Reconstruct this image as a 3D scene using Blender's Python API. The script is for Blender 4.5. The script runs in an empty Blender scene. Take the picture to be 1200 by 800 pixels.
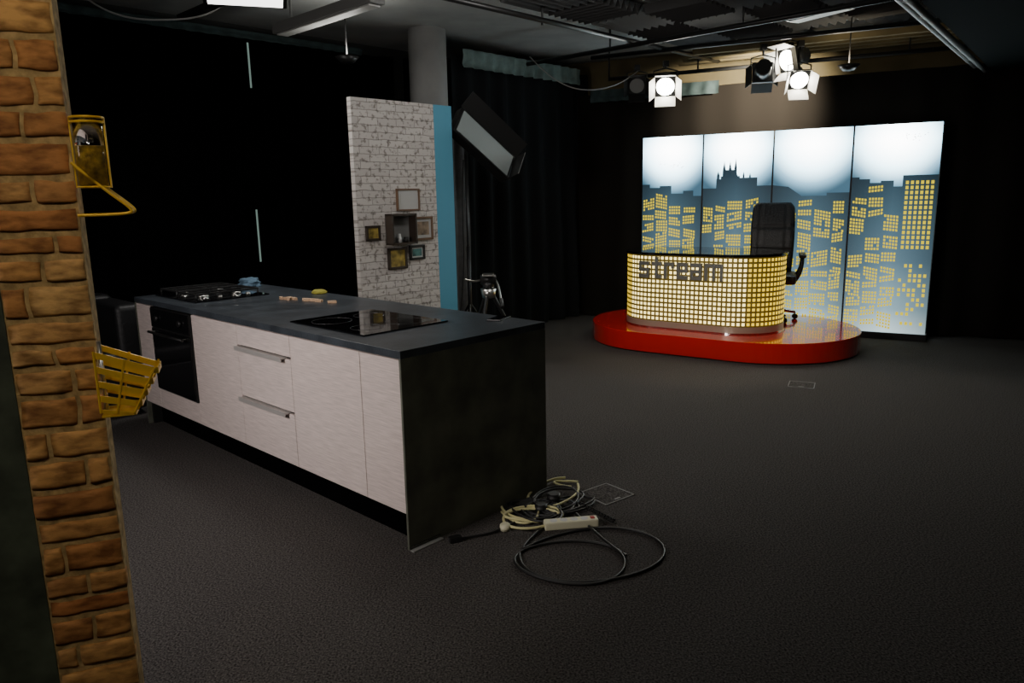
import bpy, bmesh, random
from math import *
from mathutils import Vector, Matrix, noise
random.seed(7)
C=bpy.context.collection
YAW=radians(46.33); E=Vector((cos(YAW),sin(YAW),0)); Lv=Vector((-sin(YAW),cos(YAW),0))
def WL(w,l,z=0): return E*w+Lv*l+Vector((0,0,z))
# ---------------------------------------------------------------- materials
def mat(name,col,rough=.5,metal=0,emit=None,es=0,nscale=0,namt=0,bump=0,bscale=None,stretch=None,spec=.5,trans=0,coat=0):
    m=bpy.data.materials.new(name);m.use_nodes=True;nt=m.node_tree;b=nt.nodes["Principled BSDF"]
    b.inputs["Base Color"].default_value=(*col,1);b.inputs["Roughness"].default_value=rough;b.inputs["Metallic"].default_value=metal
    b.inputs["Specular IOR Level"].default_value=spec;b.inputs["Transmission Weight"].default_value=trans;b.inputs["Coat Weight"].default_value=coat
    if emit: b.inputs["Emission Color"].default_value=(*emit,1);b.inputs["Emission Strength"].default_value=es
    if nscale or bump:
        tc=nt.nodes.new("ShaderNodeTexCoord");mp=nt.nodes.new("ShaderNodeMapping");nt.links.new(tc.outputs["Object"],mp.inputs[0])
        if stretch: mp.inputs["Scale"].default_value=stretch
        n=nt.nodes.new("ShaderNodeTexNoise");n.inputs["Scale"].default_value=nscale or bscale;n.inputs["Detail"].default_value=6;nt.links.new(mp.outputs[0],n.inputs[0])
        if namt:
            r=nt.nodes.new("ShaderNodeValToRGB");nt.links.new(n.outputs[0],r.inputs[0])
            r.color_ramp.elements[0].position=.3;r.color_ramp.elements[1].position=.7
            r.color_ramp.elements[0].color=(*[c*(1-namt) for c in col],1);r.color_ramp.elements[1].color=(*[min(1,c*(1+namt)) for c in col],1)
            nt.links.new(r.outputs[0],b.inputs["Base Color"])
        if bump:
            n2=n
            if bscale: n2=nt.nodes.new("ShaderNodeTexNoise");n2.inputs["Scale"].default_value=bscale;nt.links.new(mp.outputs[0],n2.inputs[0])
            bp=nt.nodes.new("ShaderNodeBump");bp.inputs["Strength"].default_value=bump;bp.inputs["Distance"].default_value=.01
            nt.links.new(n2.outputs[0],bp.inputs["Height"]);nt.links.new(bp.outputs[0],b.inputs["Normal"])
    return m
def emat(name,col,s):
    return mat(name,(0,0,0),.6,emit=col,es=s)
M={}
M['carpet']=mat('carpet',(.076,.070,.066),1,nscale=130,namt=.85,bump=.7,spec=.08)
M['black']=mat('black_paint',(.010,.010,.010),.5)
M['blackm']=mat('black_metal',(.02,.02,.02),.4,.3)
M['velvet']=mat('black_velvet',(.0018,.0018,.002),1,spec=.02)
M['velvet2']=mat('black_velvet_light',(.010,.011,.012),.9,spec=.08)
M['velvet3']=mat('black_molton',(.013,.011,.009),.95,spec=.05)
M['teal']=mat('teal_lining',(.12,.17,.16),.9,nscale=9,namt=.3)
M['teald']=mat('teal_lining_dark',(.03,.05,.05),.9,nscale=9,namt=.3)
M['greycloth']=mat('grey_curtain',(.08,.08,.082),.95,nscale=14,namt=.2)
M['plaster']=mat('ceiling_plaster',(.34,.35,.34),.95,nscale=3,namt=.12)
M['darkwall']=mat('dark_wall',(.03,.032,.03),.9)
M['olive']=mat('olive_wall',(.12,.095,.045),.9,nscale=2,namt=.3)
M['soffit']=mat('soffit',(.006,.009,.009),1,spec=.05)
M['foam']=mat('acoustic_foam',(.05,.05,.05),.95)
M['slate']=mat('worktop_slate',(.044,.052,.062),.34,nscale=7,namt=.4,bump=.15,bscale=90)
M['slate_end']=mat('end_panel_slate',(.110,.115,.088),.55,nscale=5,namt=.45)
M['door']=mat('linen_laminate',(.62,.53,.50),.5,nscale=6,namt=.15,stretch=(3,1.5,28),bump=.15)
M['steel']=mat('brushed_steel',(.6,.59,.56),.3,1)
M['handle']=mat('handle_aluminium',(.50,.48,.46),.4,.4)
M['glass']=mat('black_glass',(.006,.006,.007),.06,coat=.5)
M['iron']=mat('cast_iron',(.015,.015,.015),.5)
M['ring']=mat('hob_marking',(.05,.05,.055),.3)
M['red']=mat('red_lacquer',(.60,.016,.010),.14,coat=.5)
M['redside']=mat('red_side',(.42,.022,.01),.3)
M['silver']=mat('silver_laminate',(.46,.41,.32),.35,.5)
M['perf']=mat('desk_perforated_panel',(.16,.12,.03),.4,.4,emit=(.6,.38,.04),es=.09)
M['leather']=mat('black_leather',(.008,.008,.009),.5,bump=.3,bscale=60)
M['chrome']=mat('chrome',(.7,.7,.7),.12,1)
M['column']=mat('column_paint',(.32,.32,.31),.8,nscale=4,namt=.1)
M['blue']=mat('blue_flat_edge',(.10,.34,.48),.8)
M['yellow']=mat('yellow_metal',(.80,.50,.04),.35,.2)
M['pasta']=mat('pasta',(.5,.32,.04),.7,nscale=60,namt=.6,bump=.5)
M['clear']=mat('clear_glass',(.9,.9,.85),.05,trans=1)
M['mortar']=mat('mortar',(.42,.29,.13),.95,nscale=40,namt=.4,bump=.5)
M['green']=mat('dark_green_panel',(.060,.075,.052),.7,nscale=8,namt=.7)
M['cablek']=mat('cable_black',(.012,.012,.012),.5)
M['cablec']=mat('cable_cream',(.66,.62,.32),.5)
M['plasticw']=mat('plastic_cream',(.72,.70,.50),.4)
M['wood']=mat('wood_block',(.6,.40,.25),.6,nscale=20,namt=.2)
M['cloth']=mat('blue_cloth',(.10,.17,.24),.9)
M['sponge']=mat('yellow_sponge',(.35,.32,.05),.9)
M['letter']=mat('logo_metal',(.19,.19,.175),.4,.3)
M['grey']=mat('grey_fixture',(.22,.22,.21),.6)
M['white']=mat('white_plastic',(.6,.6,.58),.5)
M['frame']=mat('picture_frame_dark',(.04,.028,.02),.5)
M['framew']=mat('picture_frame_brown',(.16,.09,.05),.5)
M['paper']=mat('picture_mat',(.5,.5,.48),.8)
M['photo1']=mat('photo_a',(.25,.18,.12),.5,nscale=12,namt=.9)
M['photo2']=mat('photo_b',(.35,.26,.06),.5,nscale=14,namt=.9)
M['photo3']=mat('photo_c',(.06,.16,.15),.5,nscale=14,namt=.9)
M['slit']=emat('window_daylight',(.6,.85,.75),.25)
M['lampface']=emat('lamp_face',(1,.97,.88),45)
M['softface']=emat('soft_face',(1,.98,.95),4)
M['dimface']=mat('softbox_diffuser',(.24,.275,.27),.5,emit=(.9,.95,.9),es=.02)
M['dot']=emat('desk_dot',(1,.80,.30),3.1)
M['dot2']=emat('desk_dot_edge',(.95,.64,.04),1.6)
M['win']=emat('lit_window',(.86,.67,.0),1.25)
M['flap']=mat('barn_door_lit',(.85,.82,.74),.5)  # near-white colour paints the lamp's own spill onto the flaps
M['edge']=emat('panel_edge_glow',(.8,.95,.95),1.8)
def brickmat():
    m=mat('brick_stone',(.3,.17,.07),.85);nt=m.node_tree;b=nt.nodes["Principled BSDF"]
    g=nt.nodes.new("ShaderNodeNewGeometry");r=nt.nodes.new("ShaderNodeValToRGB");nt.links.new(g.outputs["Random Per Island"],r.inputs[0])
    cs=[(.50,.235,.085),(.58,.34,.13),(.42,.17,.06),(.60,.38,.16),(.38,.165,.06),(.54,.29,.11)]
    r.color_ramp.elements[0].color=(*cs[0],1);r.color_ramp.elements[1].color=(*cs[5],1)
    for i in range(1,5):
        e=r.color_ramp.elements.new(i/5);e.color=(*cs[i],1)
    tc=nt.nodes.new("ShaderNodeTexCoord");n=nt.nodes.new("ShaderNodeTexNoise");n.inputs["Scale"].default_value=32;n.inputs["Detail"].default_value=9
    mp=nt.nodes.new("ShaderNodeMapping");mp.inputs["Scale"].default_value=(.55,1,1.4);nt.links.new(tc.outputs["Object"],mp.inputs[0])
    nt.links.new(mp.outputs[0],n.inputs[0]);rr=nt.nodes.new("ShaderNodeValToRGB");nt.links.new(n.outputs[0],rr.inputs[0])
    rr.color_ramp.elements[0].position=.34;rr.color_ramp.elements[0].color=(.42,.34,.26,1);rr.color_ramp.elements[1].position=.6;rr.color_ramp.elements[1].color=(1.25,1.22,1.1,1)
    mx=nt.nodes.new("ShaderNodeMix");mx.data_type='RGBA';mx.blend_type='MULTIPLY';mx.inputs[0].default_value=.85
    nt.links.new(r.outputs[0],mx.inputs[6]);nt.links.new(rr.outputs[0],mx.inputs[7]);nt.links.new(mx.outputs[2],b.inputs["Base Color"])
    bp=nt.nodes.new("ShaderNodeBump");bp.inputs["Distance"].default_value=.01;bp.inputs["Strength"].default_value=.45;nt.links.new(n.outputs[0],bp.inputs["Height"]);nt.links.new(bp.outputs[0],b.inputs["Normal"])
    return m
M['brick']=brickmat()
def whitebrick():
    m=mat('white_brick_print',(.6,.6,.6),.8);nt=m.node_tree;b=nt.nodes["Principled BSDF"]
    tc=nt.nodes.new("ShaderNodeTexCoord");sp=nt.nodes.new("ShaderNodeSeparateXYZ");cb=nt.nodes.new("ShaderNodeCombineXYZ")
    nt.links.new(tc.outputs["Object"],sp.inputs[0]);nt.links.new(sp.outputs[0],cb.inputs[0]);nt.links.new(sp.outputs[2],cb.inputs[1])
    nz=nt.nodes.new("ShaderNodeTexNoise");nz.inputs["Scale"].default_value=9;nt.links.new(cb.outputs[0],nz.inputs[0])
    va=nt.nodes.new("ShaderNodeMixRGB");va.blend_type='LINEAR_LIGHT';va.inputs[0].default_value=.012;nt.links.new(cb.outputs[0],va.inputs[1]);nt.links.new(nz.outputs["Color"],va.inputs[2])
    br=nt.nodes.new("ShaderNodeTexBrick");nt.links.new(va.outputs[0],br.inputs[0]);br.inputs["Scale"].default_value=1
    br.inputs["Brick Width"].default_value=.19;br.inputs["Row Height"].default_value=.058;br.inputs["Mortar Size"].default_value=.005;br.inputs["Mortar Smooth"].default_value=.6
    br.inputs["Color1"].default_value=(.62,.58,.54,1);br.inputs["Color2"].default_value=(.54,.50,.47,1);br.inputs["Mortar"].default_value=(.34,.31,.28,1)
    n=nt.nodes.new("ShaderNodeTexNoise");n.inputs["Scale"].default_value=26;n.inputs["Detail"].default_value=8;nt.links.new(cb.outputs[0],n.inputs[0])
    rr=nt.nodes.new("ShaderNodeValToRGB");nt.links.new(n.outputs[0],rr.inputs[0]);rr.color_ramp.elements[0].position=.36;rr.color_ramp.elements[0].color=(.34,.31,.28,1);rr.color_ramp.elements[1].position=.47;rr.color_ramp.elements[1].color=(1,1,1,1)
    mx=nt.nodes.new("ShaderNodeMixRGB");mx.blend_type='MULTIPLY';mx.inputs[0].default_value=.8;nt.links.new(br.outputs[0],mx.inputs[1]);nt.links.new(rr.outputs[0],mx.inputs[2]);nt.links.new(mx.outputs[0],b.inputs["Base Color"])
    bp=nt.nodes.new("ShaderNodeBump");bp.inputs["Strength"].default_value=.4;bp.inputs["Distance"].default_value=.01;nt.links.new(br.outputs["Fac"],bp.inputs["Height"]);bp.invert=True;nt.links.new(bp.outputs[0],b.inputs["Normal"])
    return m
M['wbrick']=whitebrick()
def ramp_uv(name,fn):
    m=bpy.data.materials.new(name);m.use_nodes=True;nt=m.node_tree;b=nt.nodes["Principled BSDF"]
    b.inputs["Base Color"].default_value=(.004,.004,.004,1);b.inputs["Roughness"].default_value=.4;b.inputs["Specular IOR Level"].default_value=.25
    uv=nt.nodes.new("ShaderNodeUVMap");uv.uv_map="UVMap";sp=nt.nodes.new("ShaderNodeSeparateXYZ");nt.links.new(uv.outputs[0],sp.inputs[0])
    fn(nt,b,sp);return m
def mth(nt,op,a,b=None,cl=False):
    n=nt.nodes.new("ShaderNodeMath");n.operation=op;n.use_clamp=cl
    for i,v in enumerate((a,b)):
        if v is None: continue
        if isinstance(v,(int,float)): n.inputs[i].default_value=v
        else: nt.links.new(v,n.inputs[i])
    return n.outputs[0]
def ramp(nt,fac,stops):
    r=nt.nodes.new("ShaderNodeValToRGB");nt.links.new(fac,r.inputs[0]);els=r.color_ramp.elements
    els[0].position=stops[0][0];els[0].color=(*stops[0][1],1);els[1].position=stops[-1][0];els[1].color=(*stops[-1][1],1)
    for p,c in stops[1:-1]:
        e=els.new(p);e.color=(*c,1)
    return r.outputs[0]
def skyfn(nt,b,sp):
    # back-lit acrylic: tube glow down the middle of each panel, printed haze at the horizon
    du=mth(nt,'ABSOLUTE',mth(nt,'SUBTRACT',sp.outputs[0],.5));du2=mth(nt,'MULTIPLY',mth(nt,'POWER',du,2.0),1.9)
    dv=mth(nt,'MULTIPLY',mth(nt,'ABSOLUTE',mth(nt,'SUBTRACT',sp.outputs[1],.93)),4.5)
    f=mth(nt,'SUBTRACT',1,mth(nt,'ADD',du2,mth(nt,'MULTIPLY',mth(nt,'POWER',dv,1.6),.80)),True)
    c=ramp(nt,f,[(0,(.07,.17,.25)),(.35,(.19,.38,.51)),(.65,(.55,.85,.98)),(1,(1,1,.98))])
    nt.links.new(c,b.inputs["Emission Color"])
    nt.links.new(mth(nt,'ADD',mth(nt,'MULTIPLY',mth(nt,'POWER',f,1.6),12.0),1.0),b.inputs["Emission Strength"])
def cityfn(nt,b,sp):
    c=ramp(nt,sp.outputs[1],[(0,(.62,.80,.84)),(.12,(.26,.40,.46)),(.35,(.10,.175,.225)),(.6,(.05,.098,.13)),(.8,(.016,.036,.053))])
    nt.links.new(c,b.inputs["Emission Color"])
    du=mth(nt,'ABSOLUTE',mth(nt,'SUBTRACT',sp.outputs[0],.5))
    nt.links.new(mth(nt,'SUBTRACT',1.5,mth(nt,'MULTIPLY',du,1.7)),b.inputs["Emission Strength"])
M['sky']=ramp_uv('backlit_sky_print',skyfn);M['city']=ramp_uv('skyline_print',cityfn)
# ---------------------------------------------------------------- helpers
def empty(name,loc=(0,0,0),rz=0,rot=None):
    o=bpy.data.objects.new(name,None);o.location=loc;o.rotation_euler=rot or (0,0,rz);o.empty_display_size=.1;C.objects.link(o);return o
def fin(bm,name,m,parent=None,loc=(0,0,0),rot=(0,0,0),smooth=False):
    me=bpy.data.meshes.new(name);bmesh.ops.recalc_face_normals(bm,faces=bm.faces);bm.to_mesh(me);bm.free()
    for mm in (m if isinstance(m,(list,tuple)) else [m]): me.materials.append(mm)
    if smooth:
        for p in me.polygons: p.use_smooth=True
    o=bpy.data.objects.new(name,me);o.location=loc;o.rotation_euler=rot;C.objects.link(o)
    if parent: o.parent=parent
    return o
def box(name,lo,hi,m,parent=None,bev=0,loc=(0,0,0),rot=(0,0,0)):
    bm=bmesh.new();bmesh.ops.create_cube(bm,size=1)
    for v in bm.verts: v.co=Vector([lo[i]+(v.co[i]+.5)*(hi[i]-lo[i]) for i in range(3)])
    if bev: bmesh.ops.bevel(bm,geom=bm.edges[:],offset=bev,segments=3 if bev>.015 else 2,affect='EDGES',profile=.6)
    return fin(bm,name,m,parent,loc,rot,smooth=bev>.015)
def cyl(name,p0,p1,r,m,parent=None,r2=None,n=20,bev=0):
    p0=Vector(p0);p1=Vector(p1);d=p1-p0;bm=bmesh.new()
    bmesh.ops.create_cone(bm,cap_ends=True,segments=n,radius1=r,radius2=r if r2 is None else r2,depth=d.length)
    if bev: bmesh.ops.bevel(bm,geom=[e for e in bm.edges if abs(e.verts[0].co.z-e.verts[1].co.z)<1e-6],offset=bev,segments=2,affect='EDGES')
    q=d.to_track_quat('Z','Y').to_matrix().to_4x4();bmesh.ops.transform(bm,matrix=Matrix.Translation((p0+p1)/2)@q,verts=bm.verts)
    o=fin(bm,name,m,parent)
    for p in o.data.polygons: p.use_smooth=len(p.vertices)==4
    return o
def tube(name,pts,r,m,parent=None,cyc=False,smooth=True):
    cu=bpy.data.curves.new(name,'CURVE');cu.dimensions='3D';cu.bevel_depth=r;cu.bevel_resolution=3;cu.resolution_u=10
    s=cu.splines.new('NURBS' if smooth else 'POLY');s.points.add(len(pts)-1)
    for i,p in enumerate(pts): s.points[i].co=(*p,1)
    if smooth: s.order_u=4;s.use_endpoint_u=not cyc
    s.use_cyclic_u=cyc
    cu.materials.append(m);o=bpy.data.objects.new(name,cu);C.objects.link(o)
    dg=bpy.context.evaluated_depsgraph_get();me=bpy.data.meshes.new_from_object(o.evaluated_get(dg));me.name=name
    bpy.data.objects.remove(o);o=bpy.data.objects.new(name,me)
    if not me.materials: me.materials.append(m)
    for p in me.polygons:p.use_smooth=True
    C.objects.link(o)
    if parent:o.parent=parent
    return o
def prism(name,pts,z0,z1,m,parent=None,bev=0,loc=(0,0,0)):
    bm=bmesh.new();f=bm.faces.new([bm.verts.new((p[0],p[1],z0)) for p in pts])
    r=bmesh.ops.extrude_face_region(bm,geom=[f]);
    for v in [g for g in r['geom'] if isinstance(g,bmesh.types.BMVert)]: v.co.z=z1
    if bev:
        bmesh.ops.bevel(bm,geom=[e for e in bm.edges if abs(e.verts[0].co.z-e.verts[1].co.z)<1e-6],offset=bev,segments=2,affect='EDGES')
    return fin(bm,name,m,parent,loc)
def quads(name,qs,mats,parent=None):
    vs=[];fs=[];uv=[];mi=[]
    for v,u,k in qs:
        b=len(vs);vs+= [tuple(x) for x in v];fs.append(tuple(range(b,b+len(v))));uv+= (u or [(0,0)]*len(v));mi.append(k)
    me=bpy.data.meshes.new(name);me.from_pydata(vs,[],fs);l=me.uv_layers.new(name="UVMap")
    for i,x in enumerate(uv): l.data[i].uv=x
    for mm in mats: me.materials.append(mm)
    for i,k in enumerate(mi): me.polygons[i].material_index=k
    o=bpy.data.objects.new(name,me);C.objects.link(o)
    if parent:o.parent=parent
    return o
def curtain(name,p0,p1,z0,z1,m,amp=.05,wl=.22,seed=0,parent=None):
    p0=Vector(p0);p1=Vector(p1);d=(p1-p0);Ln=d.length;d.normalize();n=Vector((-d.y,d.x,0))
    nx=int(Ln/.03);nz=12;bm=bmesh.new();rows=[]
    for j in range(nz+1):
        t=j/nz;row=[]
        for i in range(nx+1):
            s=Ln*i/nx;ph=s/wl*2*pi+2.5*noise.noise(Vector((s*.8,seed,t*.5)))
            a=amp*(.6+.6*noise.noise(Vector((s*1.3,seed+5,t*1.2))))*(1-.35*t)
            off=a*sin(ph)+.04*noise.noise(Vector((s*.7,seed+9,t*2)))*(1-t)
            row.append(bm.verts.new(p0+d*s+n*off+Vector((0,0,z0+(z1-z0)*t))))
        rows.append(row)
    for j in range(nz):
        for i in range(nx): bm.faces.new((rows[j][i],rows[j][i+1],rows[j+1][i+1],rows[j+1][i]))
    return fin(bm,name,m,parent,smooth=True)
def aim(o,target):
    o.rotation_euler=(Vector(target)-Vector(o.location)).to_track_quat('-Z','Y').to_euler()
def area(name,loc,target,size,power,col=(1,1,1),sy=None,spread=180):
    l=bpy.data.lights.new(name,'AREA');l.energy=power;l.color=col;l.size=size;l.spread=radians(spread)
    if sy: l.shape='RECTANGLE';l.size_y=sy
    o=bpy.data.objects.new(name,l);o.location=loc;C.objects.link(o);aim(o,target);return o
def spot(name,loc,target,power,ang,col=(1,1,1),blend=.5,rad=.06):
    l=bpy.data.lights.new(name,'SPOT');l.energy=power;l.color=col;l.spot_size=radians(ang);l.spot_blend=blend;l.shadow_soft_size=rad
    o=bpy.data.objects.new(name,l);o.location=loc;C.objects.link(o);aim(o,target);return o
# ---------------------------------------------------------------- room shell
CZ=3.2
PTS=[(-6.8,3.0),(.2,10.36),(8.2,6.3),(5.0,-2.5),(-4.5,-2.5)]
prism('floor',PTS,-.1,0,M['carpet'])
prism('ceiling',PTS,CZ,CZ+.1,M['plaster'])
for i,nm in enumerate(['wall_left','wall_back','wall_right','wall_front','wall_side']):
    a=Vector((*PTS[i],0));b=Vector((*PTS[(i+1)%5],0));d=(b-a).normalized();n=Vector((-d.y,d.x,0))*.1
    q=[a,b,b+n,a+n];prism(nm,[(p.x,p.y) for p in q],0,CZ,M['olive'] if nm=='wall_back' else M['darkwall'])
curtain('stage_curtain',WL(-2.2,6.85),WL(5.3,6.85),.01,3.06,M['velvet'],seed=1)
curtain('stage_curtain',WL(5.42,6.75),WL(5.42,6.15),.01,3.06,M['velvet'],seed=2)
curtain('stage_curtain',WL(5.45,6.0),(1.0,9.78,0),.01,3.02,M['velvet2'],seed=3,amp=.08,wl=.30)
curtain('stage_curtain',(.72,9.76,0),(7.9,6.15,0),.01,2.76,M['velvet3'],seed=4,amp=.035,wl=.45)
curtain('curtain_header',WL(-2.2,6.76),WL(4.9,6.76),3.03,3.10,M['teald'],seed=11,amp=.02,wl=.15)
curtain('curtain_header',WL(5.5,5.86),(.9,9.50,0),2.87,3.05,M['teal'],seed=12,amp=.035,wl=.16)
curtain('curtain_header',(1.02,9.50,0),(2.4,8.80,0),2.66,2.80,M['teald'],seed=13,amp=.03,wl=.16)
curtain('grey_curtain',WL(4.98,5.62),WL(5.3,5.62),.01,2.3,M['greycloth'],seed=15,amp=.05,wl=.13)
for k,(a,z0,z1) in enumerate([(-.3285,2.60,3.0),(-.335,.98,1.48)]):
    Y=6.76/(.69-.723*a);box('window_%d'%(k+1),(-.007,-.004,z0),(.007,.004,z1),M['slit'],loc=(a*Y,Y,0),rot=(0,0,YAW))
cyl('column',WL(5.14,6.0,0),WL(5.14,6.0,CZ),.19,M['column'],n=40)
def soff():
    a=Vector((1.9,4.0,0));d=Vector((.62,.785,0)).normalized();n=Vector((d.y,-d.x,0))
    p=[a-d*5.6,a+d*4.55,a+d*4.0+n*2.2,a-d*3.6+n*2.6]
    prism('ceiling_soffit',[(q.x,q.y) for q in p],2.66,CZ,M['soffit'])
    t=empty('cable_tray')
    for k,o in enumerate((-.05,-.14)):
        s0=a-d*4+n*o;s1=a+d*4.45+n*o
        cyl('rail_%d'%k,(s0.x,s0.y,2.66+.05*k),(s1.x,s1.y,2.66+.05*k),.022,M['grey'],t)
    for i in range(16):
        s=a-d*4+d*(8.4*i/15);cyl('rung_%d'%i,(s.x-n.x*.05,s.y-n.y*.05,2.66),(s.x-n.x*.14,s.y-n.y*.14,2.71),.008,M['grey'],t)
soff()
def foam():
    bm=bmesh.new();T=.585;nr=7
    for i in range(-1,9):
        for j in range(0,8):
            w=5.2+i*.6;l=-.6+j*.6+.3
            cx=WL(w+.3,l+.3)
            if 10.1-.51*cx.x<cx.y+.42: continue
            if (cx-Vector((1.9,4.0,0))).dot(Vector((.785,-.62,0)))>-.35: continue
            if random.random()<.06: continue
            horiz=(i+j)%2
            for k in range(nr):
                a=k*T/nr;b=(k+1)*T/nr;mid=(a+b)/2;zt=3.17;zb=3.09
                def P(u,v,z):
                    return bm.verts.new(WL(w+(u if horiz else v),l+(v if horiz else u),z))
                v=[P(a,0,zt),P(a,T,zt),P(mid,T,zb),P(mid,0,zb),P(b,0,zt),P(b,T,zt)]
                bm.faces.new((v[0],v[1],v[2],v[3]));bm.faces.new((v[3],v[2],v[5],v[4]));bm.faces.new((v[0],v[3],v[4]));bm.faces.new((v[1],v[5],v[2]))
    fin(bm,'acoustic_ceiling_foam',M['foam'])
foam()
g=empty('lighting_grid')
def pipe(a,b,z,r=.022): cyl('pipe',(a.x,a.y,z),(b.x,b.y,z),r,M['blackm'],g)
pipe(WL(2.8,4.35),WL(8.0,4.35),3.0)
pipe(WL(6.3,1.0),WL(6.3,5.7),2.96)
pipe(WL(3.9,1.0),WL(3.9,3.2),2.96)
pa=Vector((1.2,9.15,0));pb=Vector((4.9,7.25,0));pipe(pa,pb,2.88)
qa=Vector((.9,8.3,0));qb=Vector((4.2,6.6,0));pipe(qa,qb,2.98)
for t in (0,.25,.5,.75,1):
    p=pa.lerp(pb,t);cyl('drop_rod',(p.x,p.y,2.88),(p.x,p.y,CZ),.01,M['blackm'],g)
for w,l in [(3.9,1.2),(3.9,3.0),(3,4.35),(5,4.35),(6.3,1.6),(6.3,3.2),(6.3,4.6),(7.6,4.35)]:
    p=WL(w,l);cyl('drop_rod',(p.x,p.y,2.96),(p.x,p.y,CZ),.01,M['blackm'],g)
bt=empty('ceiling_batten')
for k in range(4):
    a=Vector((2.0,9.05-.22*k,0));b=Vector((5.2,7.42-.22*k,0))
    d=(b-a).normalized();an=atan2(d.y,d.x)
    box('batten_%d'%k,(0,-.035,3.0),((b-a).length,.035,3.06),M['olive'],bt,loc=a,rot=(0,0,an))
# ---------------------------------------------------------------- kitchen island
A=Vector((-.48,3.109,0));isl=empty('kitchen_island',A,YAW);W=.946;L=2.988
box('worktop',(0,0,.885),(W,L,.92),M['slate'],isl,.002)
box('end_panel_near',(.0,.0,0),(W,.013,.885),M['slate_end'],isl,.001);box('end_panel_near_core',(.03,.013,0),(W,.036,.885),M['black'],isl)
box('end_panel_far',(.0,L-.013,0),(W,L,.885),M['slate_end'],isl,.001);box('end_panel_far_core',(.03,L-.036,0),(W,L-.013,.885),M['black'],isl)
box('back_panel',(W-.03,.036,0),(W-.002,L-.036,.885),M['slate_end'],isl)
box('carcass',(.03,.036,.165),(W-.03,L-.036,.884),M['black'],isl)
box('plinth',(.09,.036,0),(.11,L-.036,.166),M['velvet'],isl)
def door(n,y0,y1,z0=.17,z1=.878): box(n,(.004,y0+.002,z0+.0015),(.024,y1-.002,z1),M['door'],isl,.0015)
door('door_a',.012,.308);door('door_b',.308,.925)
door('drawer_1',.925,1.50,.765,.878);door('drawer_2',.925,1.50,.468,.752);door('drawer_3',.925,1.50,.17,.455)
door('door_c',1.50,2.09);door('door_d',2.71,2.974);door('oven_drawer',2.09,2.71,.17,.305)
for k,z in enumerate((.752,.455)):
    box('handle_%d'%k,(-.022,.975,z),(.014,1.485,z+.008),M['handle'],isl,.001);box('handle_lip_%d'%k,(-.026,.975,z-.014),(-.021,1.485,z+.012),M['handle'],isl,.001)
box('oven_body',(-.004,2.095,.31),(.03,2.705,.878),M['blackm'],isl,.003)
box('oven_glass',(-.012,2.105,.32),(-.004,2.695,.735),M['glass'],isl,.003)
box('oven_control_panel',(-.012,2.105,.745),(-.004,2.695,.87),M['glass'],isl,.003)
cyl('oven_handle',(-.045,2.13,.716),(-.045,2.67,.716),.009,M['blackm'],isl)
for y in (2.16,2.64): cyl('oven_handle_post_%d'%int(y*10),(-.045,y,.716),(-.01,y,.716),.006,M['steel'],isl)
for k,y in enumerate((2.22,2.58)): cyl('oven_knob_%d'%k,(-.03,y,.81),(-.01,y,.81),.02,M['blackm'],isl,n=20,bev=.002)
ih=empty('induction_hob',A,YAW)
box('glass',(.105,.41,.9205),(.64,1.08,.928),M['glass'],ih,.002)
for k,(x,y,r) in enumerate([(.25,.58,.085),(.25,.9,.105),(.49,.58,.105),(.49,.9,.085)]):
    pts=[(x+r*cos(t*2*pi/48),y+r*sin(t*2*pi/48),.9283) for t in range(48)]
    tube('zone_%d'%k,pts,.0006,M['ring'],ih,cyc=True,smooth=False)
gh=empty('gas_hob',A,YAW)
box('plate',(.12,2.27,.9205),(.64,2.92,.930),M['glass'],gh,.003)
for k,(x,y,r) in enumerate([(.26,2.48,.045),(.26,2.78,.035),(.5,2.48,.035),(.5,2.78,.05)]):
    cyl('burner_%d'%k,(x,y,.93),(x,y,.945),r,M['steel'],gh,r*.9);cyl('burner_cap_%d'%k,(x,y,.945),(x,y,.953),r*.75,M['iron'],gh,bev=.002)
for k,y0 in enumerate((2.35,2.645)):
    for x in (.16,.38,.60): box('grate',(x-.005,y0,.958),(x+.005,y0+.27,.970),M['iron'],gh,.002)
    for y in (y0,y0+.13,y0+.26): box('grate',(.16,y,.958),(.60,y+.01,.970),M['iron'],gh,.002)
    for x in (.16,.60):
        for y in (y0+.005,y0+.265): cyl('grate_foot',(x,y,.93),(x,y,.96),.006,M['iron'],gh,n=8)
for k in range(4): cyl('knob_%d'%k,(.2+.1*k,2.305,.93),(.2+.1*k,2.305,.952),.016,M['steel'],gh,n=16,bev=.002)
def blob(name,loc,sc,m,sd,rough=.35):
    bm=bmesh.new();bmesh.ops.create_icosphere(bm,subdivisions=4,radius=1)
    for v in bm.verts:
        n=noise.noise(v.co*1.7+Vector((sd,0,0)))*rough+noise.noise(v.co*4+Vector((sd,3,0)))*rough*.4
        v.co=v.co*(1+n)
        v.co.z=max(v.co.z,-.55)
        v.co=Vector((v.co.x*sc[0],v.co.y*sc[1],(v.co.z+.55)*sc[2]))
    return fin(bm,name,m,None,loc,smooth=True)
blob('blue_cloth',A+E*.80+Lv*2.88+Vector((0,0,.921)),(.09,.06,.042),M['cloth'],3,.5)
blob('yellow_sponge',A+E*.88+Lv*2.02+Vector((0,0,.921)),(.055,.04,.02),M['sponge'],8,.15)
wb=empty('wooden_blocks',A,YAW)
random.seed(3)
for k in range(9):
    x=.56+.03*random.random()+.012*k;y=1.98-.05*k+random.uniform(-.05,.05)
    box('block_%d'%k,(-.028,-.011,.9205),(.028,.011,.937),M['wood'],wb,.002,loc=(x,y,0),rot=(0,0,random.uniform(0,3)))
ph=empty('smartphone',A,YAW)
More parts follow.
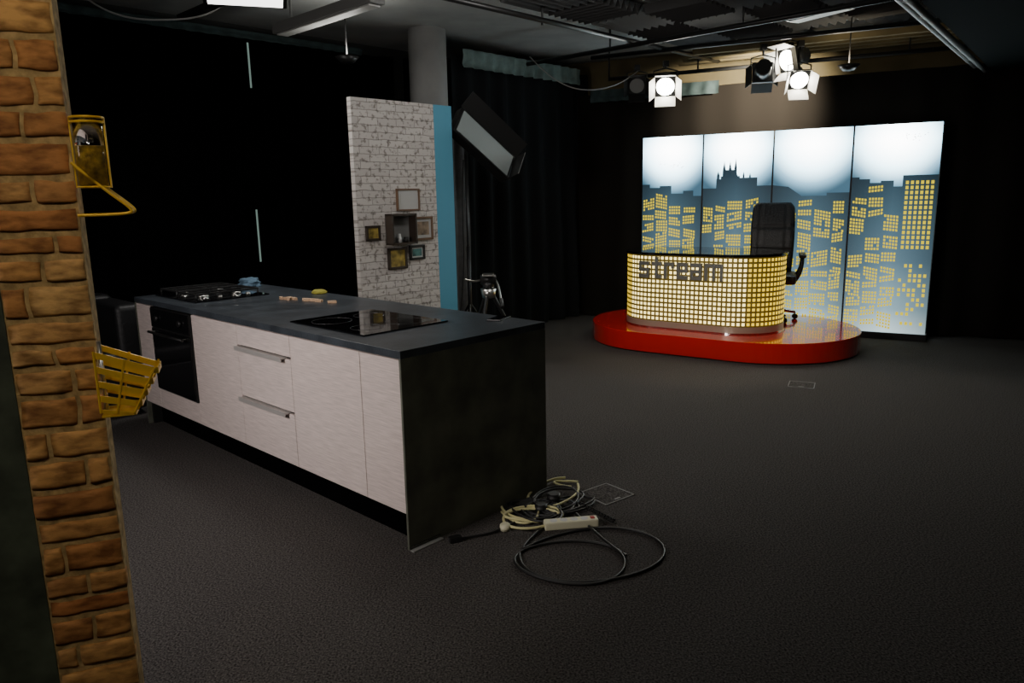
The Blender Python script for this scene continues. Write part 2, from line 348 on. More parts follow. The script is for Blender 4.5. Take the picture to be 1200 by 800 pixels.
box('body',(-.037,-.074,.9205),(.037,.074,.929),M['blackm'],ph,.003,loc=(.86,.25,0),rot=(0,0,1.9))
box('screen',(-.034,-.068,.929),(.034,.068,.9296),M['glass'],ph,loc=(.86,.25,0),rot=(0,0,1.9))
# ---------------------------------------------------------------- armchair at far left
sf=empty('leather_armchair',WL(1.60,6.10),YAW)
box('base',(-.5,-.36,.05),(.42,.36,.36),M['leather'],sf,.03);box('seat',(-.34,-.38,.34),(.28,.22,.5),M['leather'],sf,.05)
box('arm_r',(.26,-.38,.1),(.46,.36,.84),M['leather'],sf,.05);box('arm_l',(-.52,-.38,.1),(-.34,.36,.84),M['leather'],sf,.05)
box('back',(-.5,.16,.3),(.44,.40,.87),M['leather'],sf,.06)
for x in (-.45,.37):
    for y in (-.3,.3): cyl('foot',(x,y,0),(x,y,.06),.02,M['blackm'],sf)
# ---------------------------------------------------------------- white brick flat with pictures
fl=empty('white_brick_flat',(0,0,0),YAW);LF=5.09
box('panel',(3.55,LF,0),(4.40,LF+.05,2.35),M['wbrick'],fl)
box('blue_edge',(4.40,LF+.0,0),(4.61,LF+.05,2.35),M['blue'],fl)
box('brace',(3.7,LF+.05,.0),(3.74,LF+.5,.04),M['black'],fl);box('brace_b',(4.2,LF+.05,.0),(4.24,LF+.5,.04),M['black'],fl)
def picture(name,w0,w1,z0,z1,fm,pm,bw=.018,matw=.0):
    p=empty(name,(0,0,0),YAW);y0=LF-.022;y1=LF-.001
    box('frame_t',(w0,y0,z1-bw),(w1,y1,z1),fm,p,.002);box('frame_b',(w0,y0,z0),(w1,y1,z0+bw),fm,p,.002)
    box('frame_l',(w0,y0,z0),(w0+bw,y1,z1),fm,p,.002);box('frame_r',(w1-bw,y0,z0),(w1,y1,z1),fm,p,.002)
    box('mat',(w0+bw,LF-.010,z0+bw),(w1-bw,y1,z1-bw),M['paper'],p)
    mw=bw+matw;box('print',(w0+mw,LF-.012,z0+mw),(w1-mw,LF-.009,z1-mw),pm,p)
picture('framed_picture',3.949,4.195,1.454,1.64,M['framew'],M['paper'],.014,.03)
picture('framed_picture',3.619,3.762,1.22,1.344,M['frame'],M['photo2'],.02,0)
picture('framed_picture',4.12,4.332,1.199,1.40,M['framew'],M['photo1'],.018,.025)
picture('framed_picture',3.83,4.03,.967,1.15,M['frame'],M['photo2'],.022,.0)
picture('framed_picture',4.063,4.229,1.032,1.158,M['black'],M['photo3'],.02,.012)
bs=empty('box_shelf',(0,0,0),YAW)
w0,w1,z0,z1=3.824,4.087,1.177,1.433;y0=LF-.10;y1=LF-.001
box('top',(w0,y0,z1-.016),(w1,y1,z1),M['frame'],bs);box('bottom',(w0,y0,z0),(w1,y1,z0+.016),M['frame'],bs)
box('left',(w0,y0,z0),(w0+.016,y1,z1),M['frame'],bs);box('right',(w1-.016,y0,z0),(w1,y1,z1),M['frame'],bs);box('rear',(w0,y1-.006,z0),(w1,y1,z1),M['grey'],bs)
cyl('vase',(3.93,LF-.05,z0+.016),(3.93,LF-.05,z0+.09),.022,M['white'],bs,.012)
cyl('cup',(4.0,LF-.05,z0+.016),(4.0,LF-.05,z0+.06),.02,M['blackm'],bs)
# ---------------------------------------------------------------- softbox on stand
sb=empty('softbox_light',(-.40,7.15,0))
cyl('pole',(0,0,.3),(0,0,1.95),.014,M['blackm'],sb);cyl('pole_lower',(0,0,.1),(0,0,1.1),.019,M['blackm'],sb)
for k in range(3):
    a=k*2*pi/3+.5;tube('leg_%d'%k,[(0,0,.55),(.35*cos(a),.35*sin(a),.03)],.011,M['blackm'],sb,smooth=False);cyl('foot_%d'%k,(.35*cos(a),.35*sin(a),0),(.35*cos(a),.35*sin(a),.04),.02,M['black'],sb)
    tube('brace_%d'%k,[(0,0,.25),(.18*cos(a),.18*sin(a),.29)],.007,M['blackm'],sb,smooth=False)
hd=empty('head',(.19,-.02,2.04));hd.parent=sb
hd.rotation_euler=(radians(-24),radians(38),radians(32))
box('housing',(-.36,0,-.15),(.36,.09,.15),M['blackm'],hd,.01);box('diffuser',(-.33,-.008,-.125),(.33,.002,.125),M['dimface'],hd,.003)
box('barn_top',(-.37,-.17,.0),(.37,0,.007),M['blackm'],hd,loc=(0,0,.148),rot=(radians(-50),0,0));box('barn_bottom',(-.33,-.10,-.007),(.33,0,0),M['blackm'],hd,loc=(0,0,-.148),rot=(radians(35),0,0))
box('barn_side',(.355,-.14,-.14),(.362,0,.14),M['blackm'],hd)
cyl('yoke',(-.17,.05,-.12),(0,.12,-.05),.012,M['blackm'],hd)
tube('cable',[(-.02,-.02,1.9),(-.05,-.03,1.5),(-.03,-.05,1.1),(-.06,-.04,.7),(-.1,-.1,.3),(-.3,-.2,.01)],.006,M['cablek'],sb)
tp=empty('camera_tripod',(-.2,6.55,0))
for k in range(3):
    a=k*2*pi/3+.2;tube('leg_%d'%k,[(.03*cos(a),.03*sin(a),.72),(.34*cos(a),.34*sin(a),.10)],.017,M['blackm'],tp,smooth=False)
    tube('leg_in_%d'%k,[(.05*cos(a),.05*sin(a),.70),(.30*cos(a),.30*sin(a),.16)],.008,M['steel'],tp,smooth=False)
    tube('dolly_%d'%k,[(0,0,.12),(.38*cos(a),.38*sin(a),.10)],.014,M['blackm'],tp,smooth=False)
    cyl('wheel_%d'%k,(.38*cos(a)-.012,.38*sin(a),.05),(.38*cos(a)+.012,.38*sin(a),.05),.05,M['black'],tp)
cyl('bowl',(0,0,.68),(0,0,.76),.055,M['steel'],tp,.07);cyl('pan_head',(0,0,.76),(0,0,.82),.05,M['blackm'],tp,bev=.006)
cyl('tilt_drum',(-.07,0,.84),(.07,0,.84),.045,M['blackm'],tp,bev=.006);box('plate',(-.05,-.08,.875),(.05,.08,.89),M['steel'],tp,.003)
tube('pan_bar',[(.06,0,.84),(.10,-.08,.80),(.12,-.36,.66)],.009,M['steel'],tp);cyl('grip',(.115,-.28,.70),(.125,-.38,.645),.016,M['black'],tp)
tube('pan_bar_l',[(-.06,0,.84),(-.12,-.05,.82),(-.2,-.12,.86)],.009,M['steel'],tp)
# ---------------------------------------------------------------- backdrop
th=atan2(-1.507,2.689);bd=empty('skyline_backdrop',(1.584,9.033,0),th)
bnd=[0,.722,1.49,2.28,3.083];TOP=2.195;ZB=.07
box('base_plinth',(0,-.02,0),(3.09,.22,ZB),M['black'],bd,.003)
qs=[]
def uvq(i,pts):
    a,b=bnd[i],bnd[i+1];return [((p[0]-a)/(b-a),(p[2]-ZB)/(TOP-ZB)) for p in pts]
for i in range(4):
    a,b=bnd[i]+.008,bnd[i+1]-.008
    box('lightbox_%d'%i,(a,.004,ZB),(b,.12,TOP),M['edge'],bd)
    p=[(a,0,ZB),(b,0,ZB),(b,0,TOP),(a,0,TOP)];qs.append((p,uvq(i,p),0))
box('rear_frame',(0,.121,0),(3.083,.16,TOP),M['black'],bd)
for i in range(1,4): box('seam_%d'%i,(bnd[i]-.009,-.002,ZB),(bnd[i]+.009,.119,TOP),M['black'],bd)
sk=[(0,.10,1.66),(.10,.22,1.62),(.22,.36,1.64),(.36,.5,1.55),(.5,.62,1.58),(.62,.722,1.52),
 (.722,.88,1.60),(.88,.93,1.70),(.93,1.14,1.73),(1.14,1.33,1.71),(1.33,1.49,1.62),
 (1.8,2.05,1.50),(2.05,2.28,1.53),(2.28,2.36,1.68),(2.36,2.46,1.66),(2.46,2.56,1.62),(2.56,2.68,1.64),(2.68,2.76,1.58),(2.76,3.083,1.69)]
def pan(x):
    for i in range(4):
        if x<bnd[i+1]-1e-6: return i
    return 3
for a,b,t in sk:
    i=pan(a);a=max(a,bnd[i]+.008);b=min(b,bnd[i+1]-.008);p=[(a,-.001,ZB),(b,-.001,ZB),(b,-.001,t),(a,-.001,t)];qs.append((p,uvq(i,p),1))
p=[(1.498,-.001,ZB),(1.8,-.001,ZB),(1.8,-.001,1.50),(1.66,-.001,1.60),(1.498,-.001,1.62)];qs.append((p,uvq(2,p),1))
for x,w,z0,z1 in [(.90,.03,1.70,1.79),(.965,.034,1.72,1.90),(1.03,.034,1.72,1.90),(1.09,.03,1.72,1.93),(1.18,.02,1.70,1.78),(1.25,.02,1.70,1.76)]:
    zm=z0+(z1-z0)*.45
    p=[(x-w/2,-.001,z0),(x+w/2,-.001,z0),(x+w/2,-.001,zm),(x,-.001,z1),(x-w/2,-.001,zm)];qs.append((p,uvq(1,p),1))
p=[(.95,-.001,1.72),(1.12,-.001,1.72),(1.09,-.001,1.80),(.96,-.001,1.80)];qs.append((p,uvq(1,p),1))
random.seed(11)
def windows(x0,z0,nc,nr,dx,dz,ww,wh,sl,drop=.06):
    for r in range(nr):
        for c in range(nc):
            if random.random()<drop: continue
            x=x0+c*dx;z=z0+r*dz+sl*c*dx;i=pan(x)
            if x+ww>bnd[i+1]-.012 or x<bnd[i]+.012 or z<ZB+.02: continue
            qs.append(([(x,-.002,z),(x+ww,-.002,z+sl*ww),(x+ww,-.002,z+wh+sl*ww),(x,-.002,z+wh)],None,2))
def topat(x):
    for a,b,t in sk:
        if a<=x<b: return t
    return 1.5
for i in range(4):
    x=bnd[i]+.015
    while x<bnd[i+1]-.08:
        cw=random.choice([.12,.15,.18]);z=.10+random.random()*.06
        if i==3 and x>2.70: break
        while z<1.58:
            nr=random.choice([2,3,3,4,5]);nc=int(cw/.028)
            tp_=min(topat(x),topat(min(x+cw,bnd[i+1]-.01)))-.03
            if i in(1,2): tp_=min(tp_,1.50)
            if z+nr*.034<tp_ and random.random()<.96:
                windows(x+random.uniform(0,.015),z,nc,nr,.028,.034,.0185,.0225,random.choice([0,.1,-.12,.2,-.2]),.05)
            z+=nr*.034+random.uniform(.018,.045)
        x+=cw+random.uniform(.006,.018)
windows(2.79,.95,6,14,.045,.05,.026,.033,0,0)
windows(2.79,.16,6,13,.045,.05,.026,.033,0,.4)
for k in range(16):
    x=random.uniform(2.75,2.98);z=random.uniform(2.02,2.10);qs.append(([(x,-.002,z),(x+.014,-.002,z+.002),(x+.012,-.002,z+.010)],None,3))
for k in range(12):
    x=random.uniform(.2,.5);z=random.uniform(1.84,1.90);qs.append(([(x,-.002,z),(x+.014,-.002,z+.002),(x+.012,-.002,z+.010)],None,3))
quads('print',qs,[M['sky'],M['city'],M['win'],M['black']],bd)
# ---------------------------------------------------------------- platform
def stadium(c1,c2,R,n=28):
    c1=Vector(c1);c2=Vector(c2);a=atan2(c2.y-c1.y,c2.x-c1.x);pts=[]
    for i in range(n+1):
        t=a-pi/2+pi*i/n;pts.append((c2.x+R*cos(t),c2.y+R*sin(t)))
    for i in range(n+1):
        t=a+pi/2+pi*i/n;pts.append((c1.x+R*cos(t),c1.y+R*sin(t)))
    return pts
pf=empty('red_platform')
c1,c2=(1.816,8.02),(2.571,7.49)
prism('deck',stadium(c1,c2,.92,40),.012,.2,M['red'],pf,.004);prism('shadow_gap',stadium(c1,c2,.90,40),0,.012,M['black'],pf)
# ---------------------------------------------------------------- desk
dk=empty('reception_desk');D1=Vector((1.709,7.937));D2=Vector((2.304,7.50));R=.45;u=(D2-D1).normalized();nf=Vector((u.y,-u.x));SL=(D2-D1).length
if nf.y>0: nf=-nf
def SP(t,off=0):
    r=R+off
    if t<0:
        a=-t/R;d=nf*cos(a)-u*sin(a);return D1+d*r
    if t>SL:
        a=(t-SL)/R;d=nf*cos(a)+u*sin(a);return D2+d*r
    return D1+u*t+nf*r
AR=R*radians(125)
def shell(name,z0,z1,off,thick,m,t0=-AR,t1=SL+AR,n=110):
    bm=bmesh.new();o=[];
    for i in range(n+1):
        t=t0+(t1-t0)*i/n;a=SP(t,off);b=SP(t,off-thick);o.append([bm.verts.new((a.x,a.y,z0)),bm.verts.new((a.x,a.y,z1)),bm.verts.new((b.x,b.y,z1)),bm.verts.new((b.x,b.y,z0))])
    for i in range(n):
        for k in range(4): bm.faces.new((o[i][k],o[i][(k+1)%4],o[i+1][(k+1)%4],o[i+1][k]))
    bm.faces.new(o[0]);bm.faces.new(o[-1][::-1]);return fin(bm,name,m,dk)
shell('front_shell',.27,.945,0,.03,M['perf']);shell('base_band',.2,.27,.006,.036,M['silver']);shell('foot_band',.2,.212,.012,.04,M['chrome'])
prism('desk_top',stadium(D1,D2,R+.02,40),.945,.97,M['glass'],dk,.003)
qs=[];P_=.0465;n=int((SL+2*AR)/P_);rows=14
for i in range(n):
    t=-AR+(i+.5)*(SL+2*AR)/n
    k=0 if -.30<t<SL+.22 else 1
    for j in range(rows):
        z=.275+(.665)*(j+.5)/rows;h=.0138;a=SP(t-h,.002);b=SP(t+h,.002)
        qs.append(([(a.x,a.y,z-h),(b.x,b.y,z-h),(b.x,b.y,z+h),(a.x,a.y,z+h)],None,k))
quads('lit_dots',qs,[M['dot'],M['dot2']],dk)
LET={'s':[(0,.78,1,1),(0,.39,.26,1),(0,.39,1,.61),(.74,0,1,.61),(0,0,1,.22)],
 't':[(.0,.78,.9,1),(.28,0,.54,1.3),(.28,0,.9,.22)],
 'r':[(0,0,.26,1),(0,.78,.9,1),(.66,.62,.9,1)],
 'e':[(0,0,.26,1),(0,.78,1,1),(0,0,1,.22),(.0,.40,1,.6),(.74,.40,1,1)],
 'a':[(0,.78,1,1),(.74,0,1,1),(0,0,1,.22),(0,0,.26,.6),(0,.40,1,.6)],
 'm':[(0,0,.26,1),(0,.78,1.6,1),(.67,0,.93,1),(1.34,0,1.6,1)]}
bm=bmesh.new();X=-.13;cw=.115;hh=.165;zb=.715
def arcbox(t0,t1,z0,z1,o0,o1):
    n=max(2,int((t1-t0)/.02));v=[]
    for i in range(n+1):
        t=t0+(t1-t0)*i/n;a=SP(t,o0);b=SP(t,o1);v.append([bm.verts.new((a.x,a.y,z0)),bm.verts.new((a.x,a.y,z1)),bm.verts.new((b.x,b.y,z1)),bm.verts.new((b.x,b.y,z0))])
    for i in range(n):
        for k in range(4): bm.faces.new((v[i][k],v[i][(k+1)%4],v[i+1][(k+1)%4],v[i+1][k]))
    bm.faces.new(v[0]);bm.faces.new(v[-1][::-1])
for ch in 'stream':
    for q,(a,b,c,d) in enumerate(LET[ch]):
        arcbox(X+a*cw,X+c*cw,zb+b*hh,zb+d*hh,.006,.036+.0007*q)
    X+=cw*(1.6 if ch=='m' else .9 if ch in 'tr' else 1)+.030
fin(bm,'logo_letters',M['letter'],dk)
# ---------------------------------------------------------------- office chair
ch=empty('office_chair',(2.78,7.93,.2),radians(-20))
box('seat',(-.26,-.26,.40),(.26,.26,.50),M['leather'],ch,.04)
bk=empty('backrest',(0,.22,.46));bk.parent=ch;bk.rotation_euler=(radians(-6),0,0)
def backrest():
    bm=bmesh.new();nx,nz=24,36;v=[]
    for j in range(nz+1):
        t=j/nz;row=[]
        for i in range(nx+1):
            s=i/nx*2-1;hw=.235*(1-.10*t**3)*(1-.12*(1-t)**2)
            if t>.9: hw*=sqrt(max(0,1-((t-.9)/.1)**2*.35))
            puff=.055*(1-abs(s)**4);groove=.018*sum(exp(-((t-c)/.018)**2) for c in (.33,.66))+.012*exp(-(abs(s)-.62)**2/.002)
            wing=.05*abs(s)**3
            row.append(bm.verts.new((s*hw,.02-puff+groove-wing+.05*t*t-.03*sin(t*pi),.0+.78*t)))
        v.append(row)
    for j in range(nz):
        for i in range(nx): bm.faces.new((v[j][i],v[j][i+1],v[j+1][i+1],v[j+1][i]))
    o=fin(bm,'back_cushion',M['leather'],bk,smooth=True);md=o.modifiers.new('s','SOLIDIFY');md.thickness=.07;md.offset=-1
    return o
backrest()
box('back_shell',(-.21,.05,.0),(.21,.085,.76),M['leather'],bk,.016)
for s in (-1,1):
    tube('arm_%d'%s,[(s*.25,.2,.46),(s*.30,.18,.5),(s*.31,.14,.66),(s*.31,-.08,.68),(s*.31,-.16,.62),(s*.29,-.16,.5),(s*.25,-.14,.44)],.02,M['blackm'],ch)
    box('arm_pad_%d'%s,(s*.31-.035,-.16,.67),(s*.31+.035,.16,.71),M['leather'],ch,.016)
cyl('gas_lift',(0,0,.1),(0,0,.4),.025,M['chrome'],ch);cyl('lift_cover',(0,0,.1),(0,0,.24),.035,M['black'],ch)
for k in range(5):
    a=k*2*pi/5+.3;tube('star_%d'%k,[(0,0,.12),(.28*cos(a),.28*sin(a),.075)],.017,M['chrome'],ch,smooth=False)
    x,y=.28*cos(a),.28*sin(a);cyl('caster_%d'%k,(x-.02*sin(a),y+.02*cos(a),.028),(x+.02*sin(a),y-.02*cos(a),.028),.028,M['black'],ch,bev=.004);cyl('caster_stem_%d'%k,(x,y,.03),(x,y,.075),.008,M['chrome'],ch)
# ---------------------------------------------------------------- studio lamps
def lamp(name,loc,target,s=1.0,lit=True,hang=2.93,power=60,ang=70,col=(1,.93,.8)):
    p=empty(name,loc);d=(Vector(target)-Vector(loc)).normalized();h=empty('head',(0,0,0));h.parent=p
    h.rotation_euler=d.to_track_quat('-Z','Y').to_euler()
    cyl('can',(0,0,.0),(0,0,.20*s),.085*s,M['blackm'],h,.07*s);box('rim',(-.10*s,-.10*s,-.02*s),(.10*s,.10*s,.02*s),M['blackm'],h,.008)
    cyl('lens',(0,0,-.024*s),(0,0,-.018*s),.088*s,M['lampface'] if lit and power else M['grey'],h)
    inner=M['flap'] if lit else M['blackm']
    for k in range(4):
        a=k*pi/2;f=empty('flap_pivot_%d'%k,(.10*s*cos(a),.10*s*sin(a),-.02*s));f.parent=h;f.rotation_euler=(0,0,a)
        box('flap_%d'%k,(0,-.10*s,-.13*s),(.004,.10*s,0),inner,f,rot=(0,radians(-25),0))
    zt=hang-loc[2]
    tube('yoke',[(-.12*s,0,.0),(-.12*s,0,.14*s),(0,0,.17*s),(.12*s,0,.14*s),(.12*s,0,.0)],.008*s,M['blackm'],p,smooth=False)
    cyl('hanger',(0,0,.16*s),(0,0,max(zt,.18*s)),.012,M['blackm'],p);box('clamp',(-.03,-.03,zt-.03),(.03,.03,zt+.03),M['blackm'],p,.005)
    if power: spot(name+'_beam',Vector(loc)+d*.08*s,target,power,ang,col,.7,.05)
    return p
lamp('studio_or_added_spotlight',(1.66,8.15,2.66),(1.0,5.0,.9),1.05,True,2.88,60,90)
lamp('studio_or_added_spotlight',(2.80,7.75,2.83),(.2,6.4,2.0),1.1,True,2.96,30,90)
lamp('studio_or_added_spotlight',(2.87,7.65,2.63),(2.6,5.0,.9),.95,True,2.96,80,90)
lamp('studio_or_added_spotlight',(2.56,7.80,2.72),(2.85,8.9,2.50),1.0,False,2.96,420,100,(1,.9,.72))  # dark lamp with a beam added for the warm curtain glow
lamp('studio_or_added_spotlight',(1.42,8.5,2.72),(1.2,7.0,2.0),.9,False,2.9,0)
# unseen key lamps added to light the desk set and floor
lamp('studio_or_added_spotlight',(.8,4.0,2.80),(2.0,7.4,.1),1.2,True,2.98,150,44)
lamp('studio_or_added_spotlight',(1.7,3.3,2.80),(2.4,5.8,.0),1.2,True,2.98,260,62)
def softpanel(name,loc,target,sx,sy,power,col=(1,1,1),face='softface',spread=180):
    p=empty(name,loc);p.rotation_euler=(Vector(target)-Vector(loc)).to_track_quat('-Z','Y').to_euler()
    box('housing',(-sx/2-.03,-sy/2-.03,.0),(sx/2+.03,sy/2+.03,.10),M['blackm'],p,.01);box('tubes',(-sx/2,-sy/2,-.004),(sx/2,sy/2,.0),M[face],p)
    cyl('hanger',(0,0,.1),(0,0,.18),.02,M['blackm'],p)
    d=(Vector(target)-Vector(loc)).normalized();area(name+'_light',Vector(loc)+d*.05,target,sx,power,col,sy,spread)
    return p
softpanel('fluorescent_or_added_softlight',(-1.78,5.45,2.95),(-1.6,4.9,0),.50,.34,20,(1,.97,.92))
softpanel('fluorescent_or_added_softlight',(-.15,.25,2.9),(-.3,3.4,.2),.9,.6,105,(1,.94,.88))  # unseen panel added as a key for the island front
softpanel('fluorescent_or_added_softlight',(1.3,2.0,3.0),(1.5,5.0,0),.9,.6,165,(1,.96,.89))  # unseen panel added to brighten the floor
softpanel('fluorescent_or_added_softlight',(.5,5.2,3.02),(-.6,7.2,1.0),.4,.3,9,(1,.97,.93))  # unseen panel added to light the white flat and curtains
softpanel('added_door_softlight',(-2.6,1.35,1.8),(-1.2,4.0,.7),.9,.6,19,(1,.91,.88),spread=100)  # unseen soft light added to brighten the island doors
cyl('added_light_stand',(-2.65,1.27,.0),(-2.65,1.27,1.8),.016,M['blackm'],None)  # stand for the added door light
# small unseen lamp added to wash the brick flat with warm light
lamp('studio_or_added_spotlight',(-.75,.15,2.70),(-1.08,1.68,1.25),.8,True,2.98,46,66,(1,.86,.62))
for k,(x,y,pw) in enumerate([(-1.3,6.4,3.0),(3.2,7.3,3)]):  # upward lamps added to lift the dark ceiling
    ul=empty('uplighter',(x,y,2.70));cyl('bowl',(0,0,-.05),(0,0,.0),.05,M['blackm'],ul,.10);cyl('stem',(0.0,0,-.02),(0,0,.5),.006,M['blackm'],ul)
    area('uplighter_light',(x,y,2.72),(x,y,3.2),.18,pw,(1,.97,.9) if k==0 else (1,.85,.6))
bf=empty('ceiling_light_fitting',(-1.41,6.17,2.93),radians(-44.6))
box('body',(-.7,-.07,0),(.7,.07,.08),M['grey'],bf,.01);box('lens',(-.66,-.05,-.012),(.66,.05,0),M['white'],bf,.003)
for x in (-.5,.5): cyl('stem',(x,0,.08),(x,0,CZ-2.93),.01,M['grey'],bf)
lf=empty('reflector_panel',(2.62,6.6,3.0),radians(-60));box('frame',(-.28,-.08,-.01),(.28,.08,.02),M['blackm'],lf,.004);box('face',(-.26,-.06,-.016),(.26,.06,-.01),M['white'],lf);cyl('stem',(0,0,.02),(0,0,.2),.01,M['blackm'],lf)
tr=empty('lighting_track',(-1.9,5.9,3.1),radians(-44));box('track',(-1.2,-.03,-.03),(1.2,.03,.02),M['black'],tr);
for x in (-.6,0,.6): cyl('track_stem',(x,0,.02),(x,0,.1),.01,M['black'],tr)
tube('hanging_cable',[(.25,8.3,3.0),(.35,8.1,2.85),(.6,8.0,2.62),(.95,8.0,2.60),(1.25,8.3,2.72),(1.42,8.45,2.86)],.006,M['grey'])
tube('ceiling_cable',[(-3.3,6.3,3.15),(-3.1,6.3,3.0),(-2.7,6.3,2.98),(-2.4,6.4,3.02),(-2.3,6.5,3.15)],.007,M['white'])
# ---------------------------------------------------------------- foreground brick flat
bw=empty('brick_wall_flat',(-.967,1.7,0),radians(20))
box('mortar_panel',(-.176,.005,0),(-.003,.07,2.7),M['mortar'],bw)
box('green_panel',(-.62,.0,0),(-.176,.07,2.7),M['green'],bw)
bm=bmesh.new();z=.004;random.seed(21);r=0
while z<2.69:
    h=random.choice([.045,.055,.06,.068,.075]);h=min(h,2.70-z)
    cuts=[-.176]
    x=-.176+random.choice([.05,.09,.12,.16,.2])
    while x<-.04: cuts.append(x);x+=random.uniform(.08,.15)
    cuts.append(random.uniform(-.004,.004))
    for a,b in zip(cuts[:-1],cuts[1:]):
        a+=.005;b-=.005
        if b-a<.012: continue
        bb=bmesh.new();bmesh.ops.create_cube(bb,size=1);
        bmesh.ops.subdivide_edges(bb,edges=bb.edges[:],cuts=6,use_grid_fill=True)
        pr=random.uniform(.001,.005)
        for v in bb.verts:
            X,Y,Z=v.co.x+.5,v.co.y+.5,v.co.z+.5
            ex=min(X,1-X)*(b-a);ez=min(Z,1-Z)*h
            px=a+X*(b-a);pz=z+.005+Z*(h-.010)
            dn=noise.noise(Vector((px*40,r*3.1,pz*40)))*.0025
            fy=-pr+dn+ max(0,.004-ex)*.8+max(0,.004-ez)*.8
            py=fy+Y*(.02-fy)
            j=noise.noise_vector(Vector((px*25,pz*25,r)))*.005
            v.co=Vector((px+j.x,py,pz+j.z))
        me=bpy.data.meshes.new('t');bb.to_mesh(me);bb.free();bm.from_mesh(me);bpy.data.meshes.remove(me)
    z+=h+.006;r+=1
fin(bm,'bricks',M['brick'],bw,smooth=True)
jr=empty('jar_holder',(-.967,1.7,0),radians(20))
x0=.036
cyl('jar',(x0,.0,1.605),(x0,.0,1.75),.030,M['clear'],jr,n=32);cyl('pasta_fill',(x0,.0,1.608),(x0,.0,1.69),.026,M['pasta'],jr,n=24)
for z in (1.752,1.742): tube('ring',[(x0+.034*cos(t*pi/8),.034*sin(t*pi/8),z) for t in range(16)],.0028,M['yellow'],jr,cyc=True)
for a in (0,pi): box('strap_%d'%int(a),(x0+.034*cos(a)-.0015,-.006,1.60),(x0+.034*cos(a)+.0015,.006,1.752),M['yellow'],jr)
cyl('shelf',(x0,0,1.600),(x0,0,1.604),.034,M['yellow'],jr)
lp=[(.0,1.655),(.03,1.622),(.085,1.574),(.105,1.556),(.110,1.548),(.105,1.541),(.05,1.540),(.0,1.540)]
for nm,yy in (('triangle_loop',-.026),('triangle_loop_b',.030)):
    tube(nm,[(x,yy,z) for x,z in lp],.0036,M['yellow'],jr)
def strap():
    bm=bmesh.new();v=[(bm.verts.new((x,-.026,z)),bm.verts.new((x,.030,z))) for x,z in lp]
    for a,b in zip(v[:-1],v[1:]): bm.faces.new((a[0],b[0],b[1],a[1]))
    o=fin(bm,'triangle_strap',M['yellow'],jr);md=o.modifiers.new('s','SOLIDIFY');md.thickness=.002
strap()
bk=empty('yellow_wall_basket',(-.967,1.7,0),radians(20))
def strip(name,pts,h):
    bm=bmesh.new();v=[]
    for i,p in enumerate(pts):
        v.append((bm.verts.new(p),bm.verts.new((p[0],p[1],p[2]-h))))
    for i in range(len(v)-1): bm.faces.new((v[i][0],v[i+1][0],v[i+1][1],v[i][1]))
    o=fin(bm,name,M['yellow'],bk);md=o.modifiers.new('s','SOLIDIFY');md.thickness=.003;return o
def lev(k):
    xr=.128-.014*k;zl=1.236-.034*k;zr=1.186-.025*k;return xr,zl,zr
for k in range(5):
    xr,zl,zr=lev(k);c=.012
    strip('slat_%d'%k,[(0,-.055,zl),(xr-c,-.055,zr+(zl-zr)*c/xr),(xr,-.055+c,zr),(xr,.04-c,zr),(xr-c,.04,zr),(0,.04,zl)],.015 if k<4 else .008)
for x in (.0,.06,.122):
    t=x/.128;x2=x*(.128-.056)/.128
    for y in (-.056,.041): tube('rib',[(x,y,1.236-.05*t),(x2,y,1.092-.008*t)],.0028,M['yellow'],bk,smooth=False)
for y in (-.02,.01): tube('rib',[(.128,y,1.186),(.072,y,1.084)],.0028,M['yellow'],bk,smooth=False)
box('floor_plate',(0,-.055,1.080),(.072,.04,1.084),M['yellow'],bk)
cyl('hook_post',(.004,.0,1.07),(.004,.0,1.25),.004,M['steel'],bk)
# ---------------------------------------------------------------- floor items
cb=empty('cable_tangle')
def loop(cx,cy,rx,ry,rot,turns,sd,m,r,z=.008,n=16,start=0,drift=.05,extra=None):
    pts=[]
    N=int(turns*n)
    for i in range(N+1):
        t=start+2*pi*i/n;k=1+.12*noise.noise(Vector((sd,i*.3,0)))
        x=rx*k*cos(t);y=ry*k*sin(t);dx=drift*noise.noise(Vector((sd+3,i*.15,1)));dy=drift*noise.noise(Vector((sd+8,i*.15,2)))
        pts.append((cx+dx+x*cos(rot)-y*sin(rot),cy+dy+x*sin(rot)+y*cos(rot),z+.004*(i//n)+.003*noise.noise(Vector((sd,i,5)))))
    if extra: pts+=extra
    return tube('cable',pts,r,m,cb)
loop(.33,3.03,.34,.24,.3,1.0,1,M['cablek'],.0065,start=2.6,extra=[(.1,3.28,.01),(.2,3.4,.012),(.3,3.5,.012)])
loop(.24,2.98,.25,.2,-.2,1.1,5,M['cablek'],.0065,start=.4,extra=[(.35,3.3,.012),(.3,3.45,.012)])
loop(.18,3.52,.13,.10,.2,2.2,9,M['cablek'],.006,z=.012)
loop(.12,3.5,.10,.12,.2,2.0,12,M['cablek'],.005,z=.016)
loop(.22,3.62,.11,.16,-.5,1.6,15,M['cablek'],.006,z=.02)
loop(.27,3.55,.16,.09,.5,1.7,41,M['cablek'],.0055,z=.016,start=2)
loop(.08,3.40,.14,.12,.2,1.5,19,M['cablec'],.0065,z=.022,extra=[(.12,3.35,.015),(.2,3.33,.02)])
loop(.20,3.70,.13,.22,-.4,.9,23,M['cablec'],.0065,z=.022,start=1.6)
loop(.02,3.50,.09,.13,.4,1.3,37,M['cablec'],.006,z=.014,start=3)
loop(.10,3.46,.10,.16,.9,1.2,31,M['cablek'],.006,z=.028,start=.6)
loop(.28,3.85,.07,.05,.2,.8,27,M['cablec'],.006,z=.012)
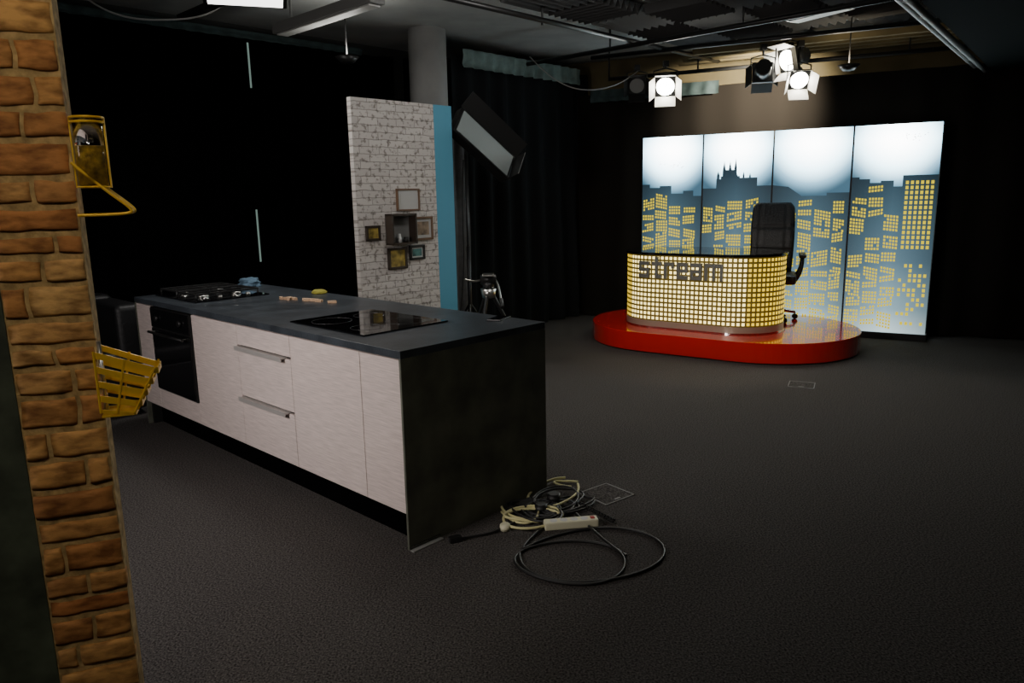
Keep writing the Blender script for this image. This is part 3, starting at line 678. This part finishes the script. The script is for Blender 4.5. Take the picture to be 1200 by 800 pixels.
# coiled flex
tube('cable',[(.30+.002*i+.011*cos(i*1.05),3.60-.003*i,.018+.011*sin(i*1.05)) for i in range(90)],.0035,M['cablek'],cb)
tube('cable',[(-.28,3.19,.008),(-.2,3.24,.008),(-.12,3.22,.01),(-.02,3.36,.01),(.1,3.45,.012)],.006,M['cablek'],cb)
box('plug',(-.03,-.015,0),(.03,.015,.03),M['black'],cb,.006,loc=(-.28,3.19,.0),rot=(0,0,.4))
cyl('adaptor',(.13,3.5,.0),(.13,3.5,.045),.032,M['black'],cb,bev=.006);cyl('adaptor_b',(.2,3.62,.0),(.2,3.62,.05),.035,M['black'],cb,bev=.006)
box('brick_adaptor',(-.05,-.03,0),(.05,.03,.035),M['black'],cb,.008,loc=(.06,3.56,0),rot=(0,0,.9))
cyl('round_plug',(-.05,3.30,.0),(-.05,3.30,.035),.025,M['plasticw'],cb,bev=.005)
ps=empty('power_strip',(.265,3.32,0),radians(8));box('body',(-.13,-.027,0.003),(.13,.027,.042),M['plasticw'],ps,.007)
for k in range(4): cyl('socket_%d'%k,(-.085+.05*k,0,.0405),(-.085+.05*k,0,.0428),.018,M['white'],ps)
box('switch',(.095,-.012,.04),(.115,.012,.046),M['redside'],ps,.002)
def fbox(name,c,rz,s,m2):
    f=empty(name,c,rz);h=s/2;t=.005
    box('lid',(-h+t,-h+t,.0),(h-t,h-t,.003),M['carpet'],f)
    for k,(a,b,c_,d) in enumerate([(-h,-h,h,-h+t),(-h,h-t,h,h),(-h,-h,-h+t,h),(h-t,-h,h,h)]): box('rim_%d'%k,(a,b,0),(c_,d,.005),m2,f)
    box('pull',(-.02,-h+.02,.003),(.02,-h+.03,.005),m2,f)
fbox('floor_socket_box',(.485,3.71,0),radians(38),.21,M['grey'])
fbox('floor_socket_box',(2.36,5.88,0),radians(-25),.2,M['grey'])
st=empty('corner_bracket',A,YAW);box('strip',(.0,-.03,0),(.18,-.002,.006),M['grey'],st,.001);box('strip_up',(.0,-.006,0),(.18,-.002,.02),M['clear'],st)
# ---------------------------------------------------------------- world + camera
w=bpy.data.worlds.new('world');bpy.context.scene.world=w;w.use_nodes=True;w.node_tree.nodes['Background'].inputs[0].default_value=(.02,.02,.022,1)
cd=bpy.data.cameras.new('camera');cd.sensor_width=36;cd.lens=870.3/1200*36;cd.clip_start=.05
co=bpy.data.objects.new('camera',cd);C.objects.link(co)
Rm=Matrix(((.99981,.0197,0),(-.0038,.19275,-.98124),(-.01933,.98105,.19279)))
q=Rm.to_quaternion();mw=q.to_matrix().to_4x4();mw.translation=(0,0,1.565);co.matrix_world=mw
bpy.context.scene.camera=co
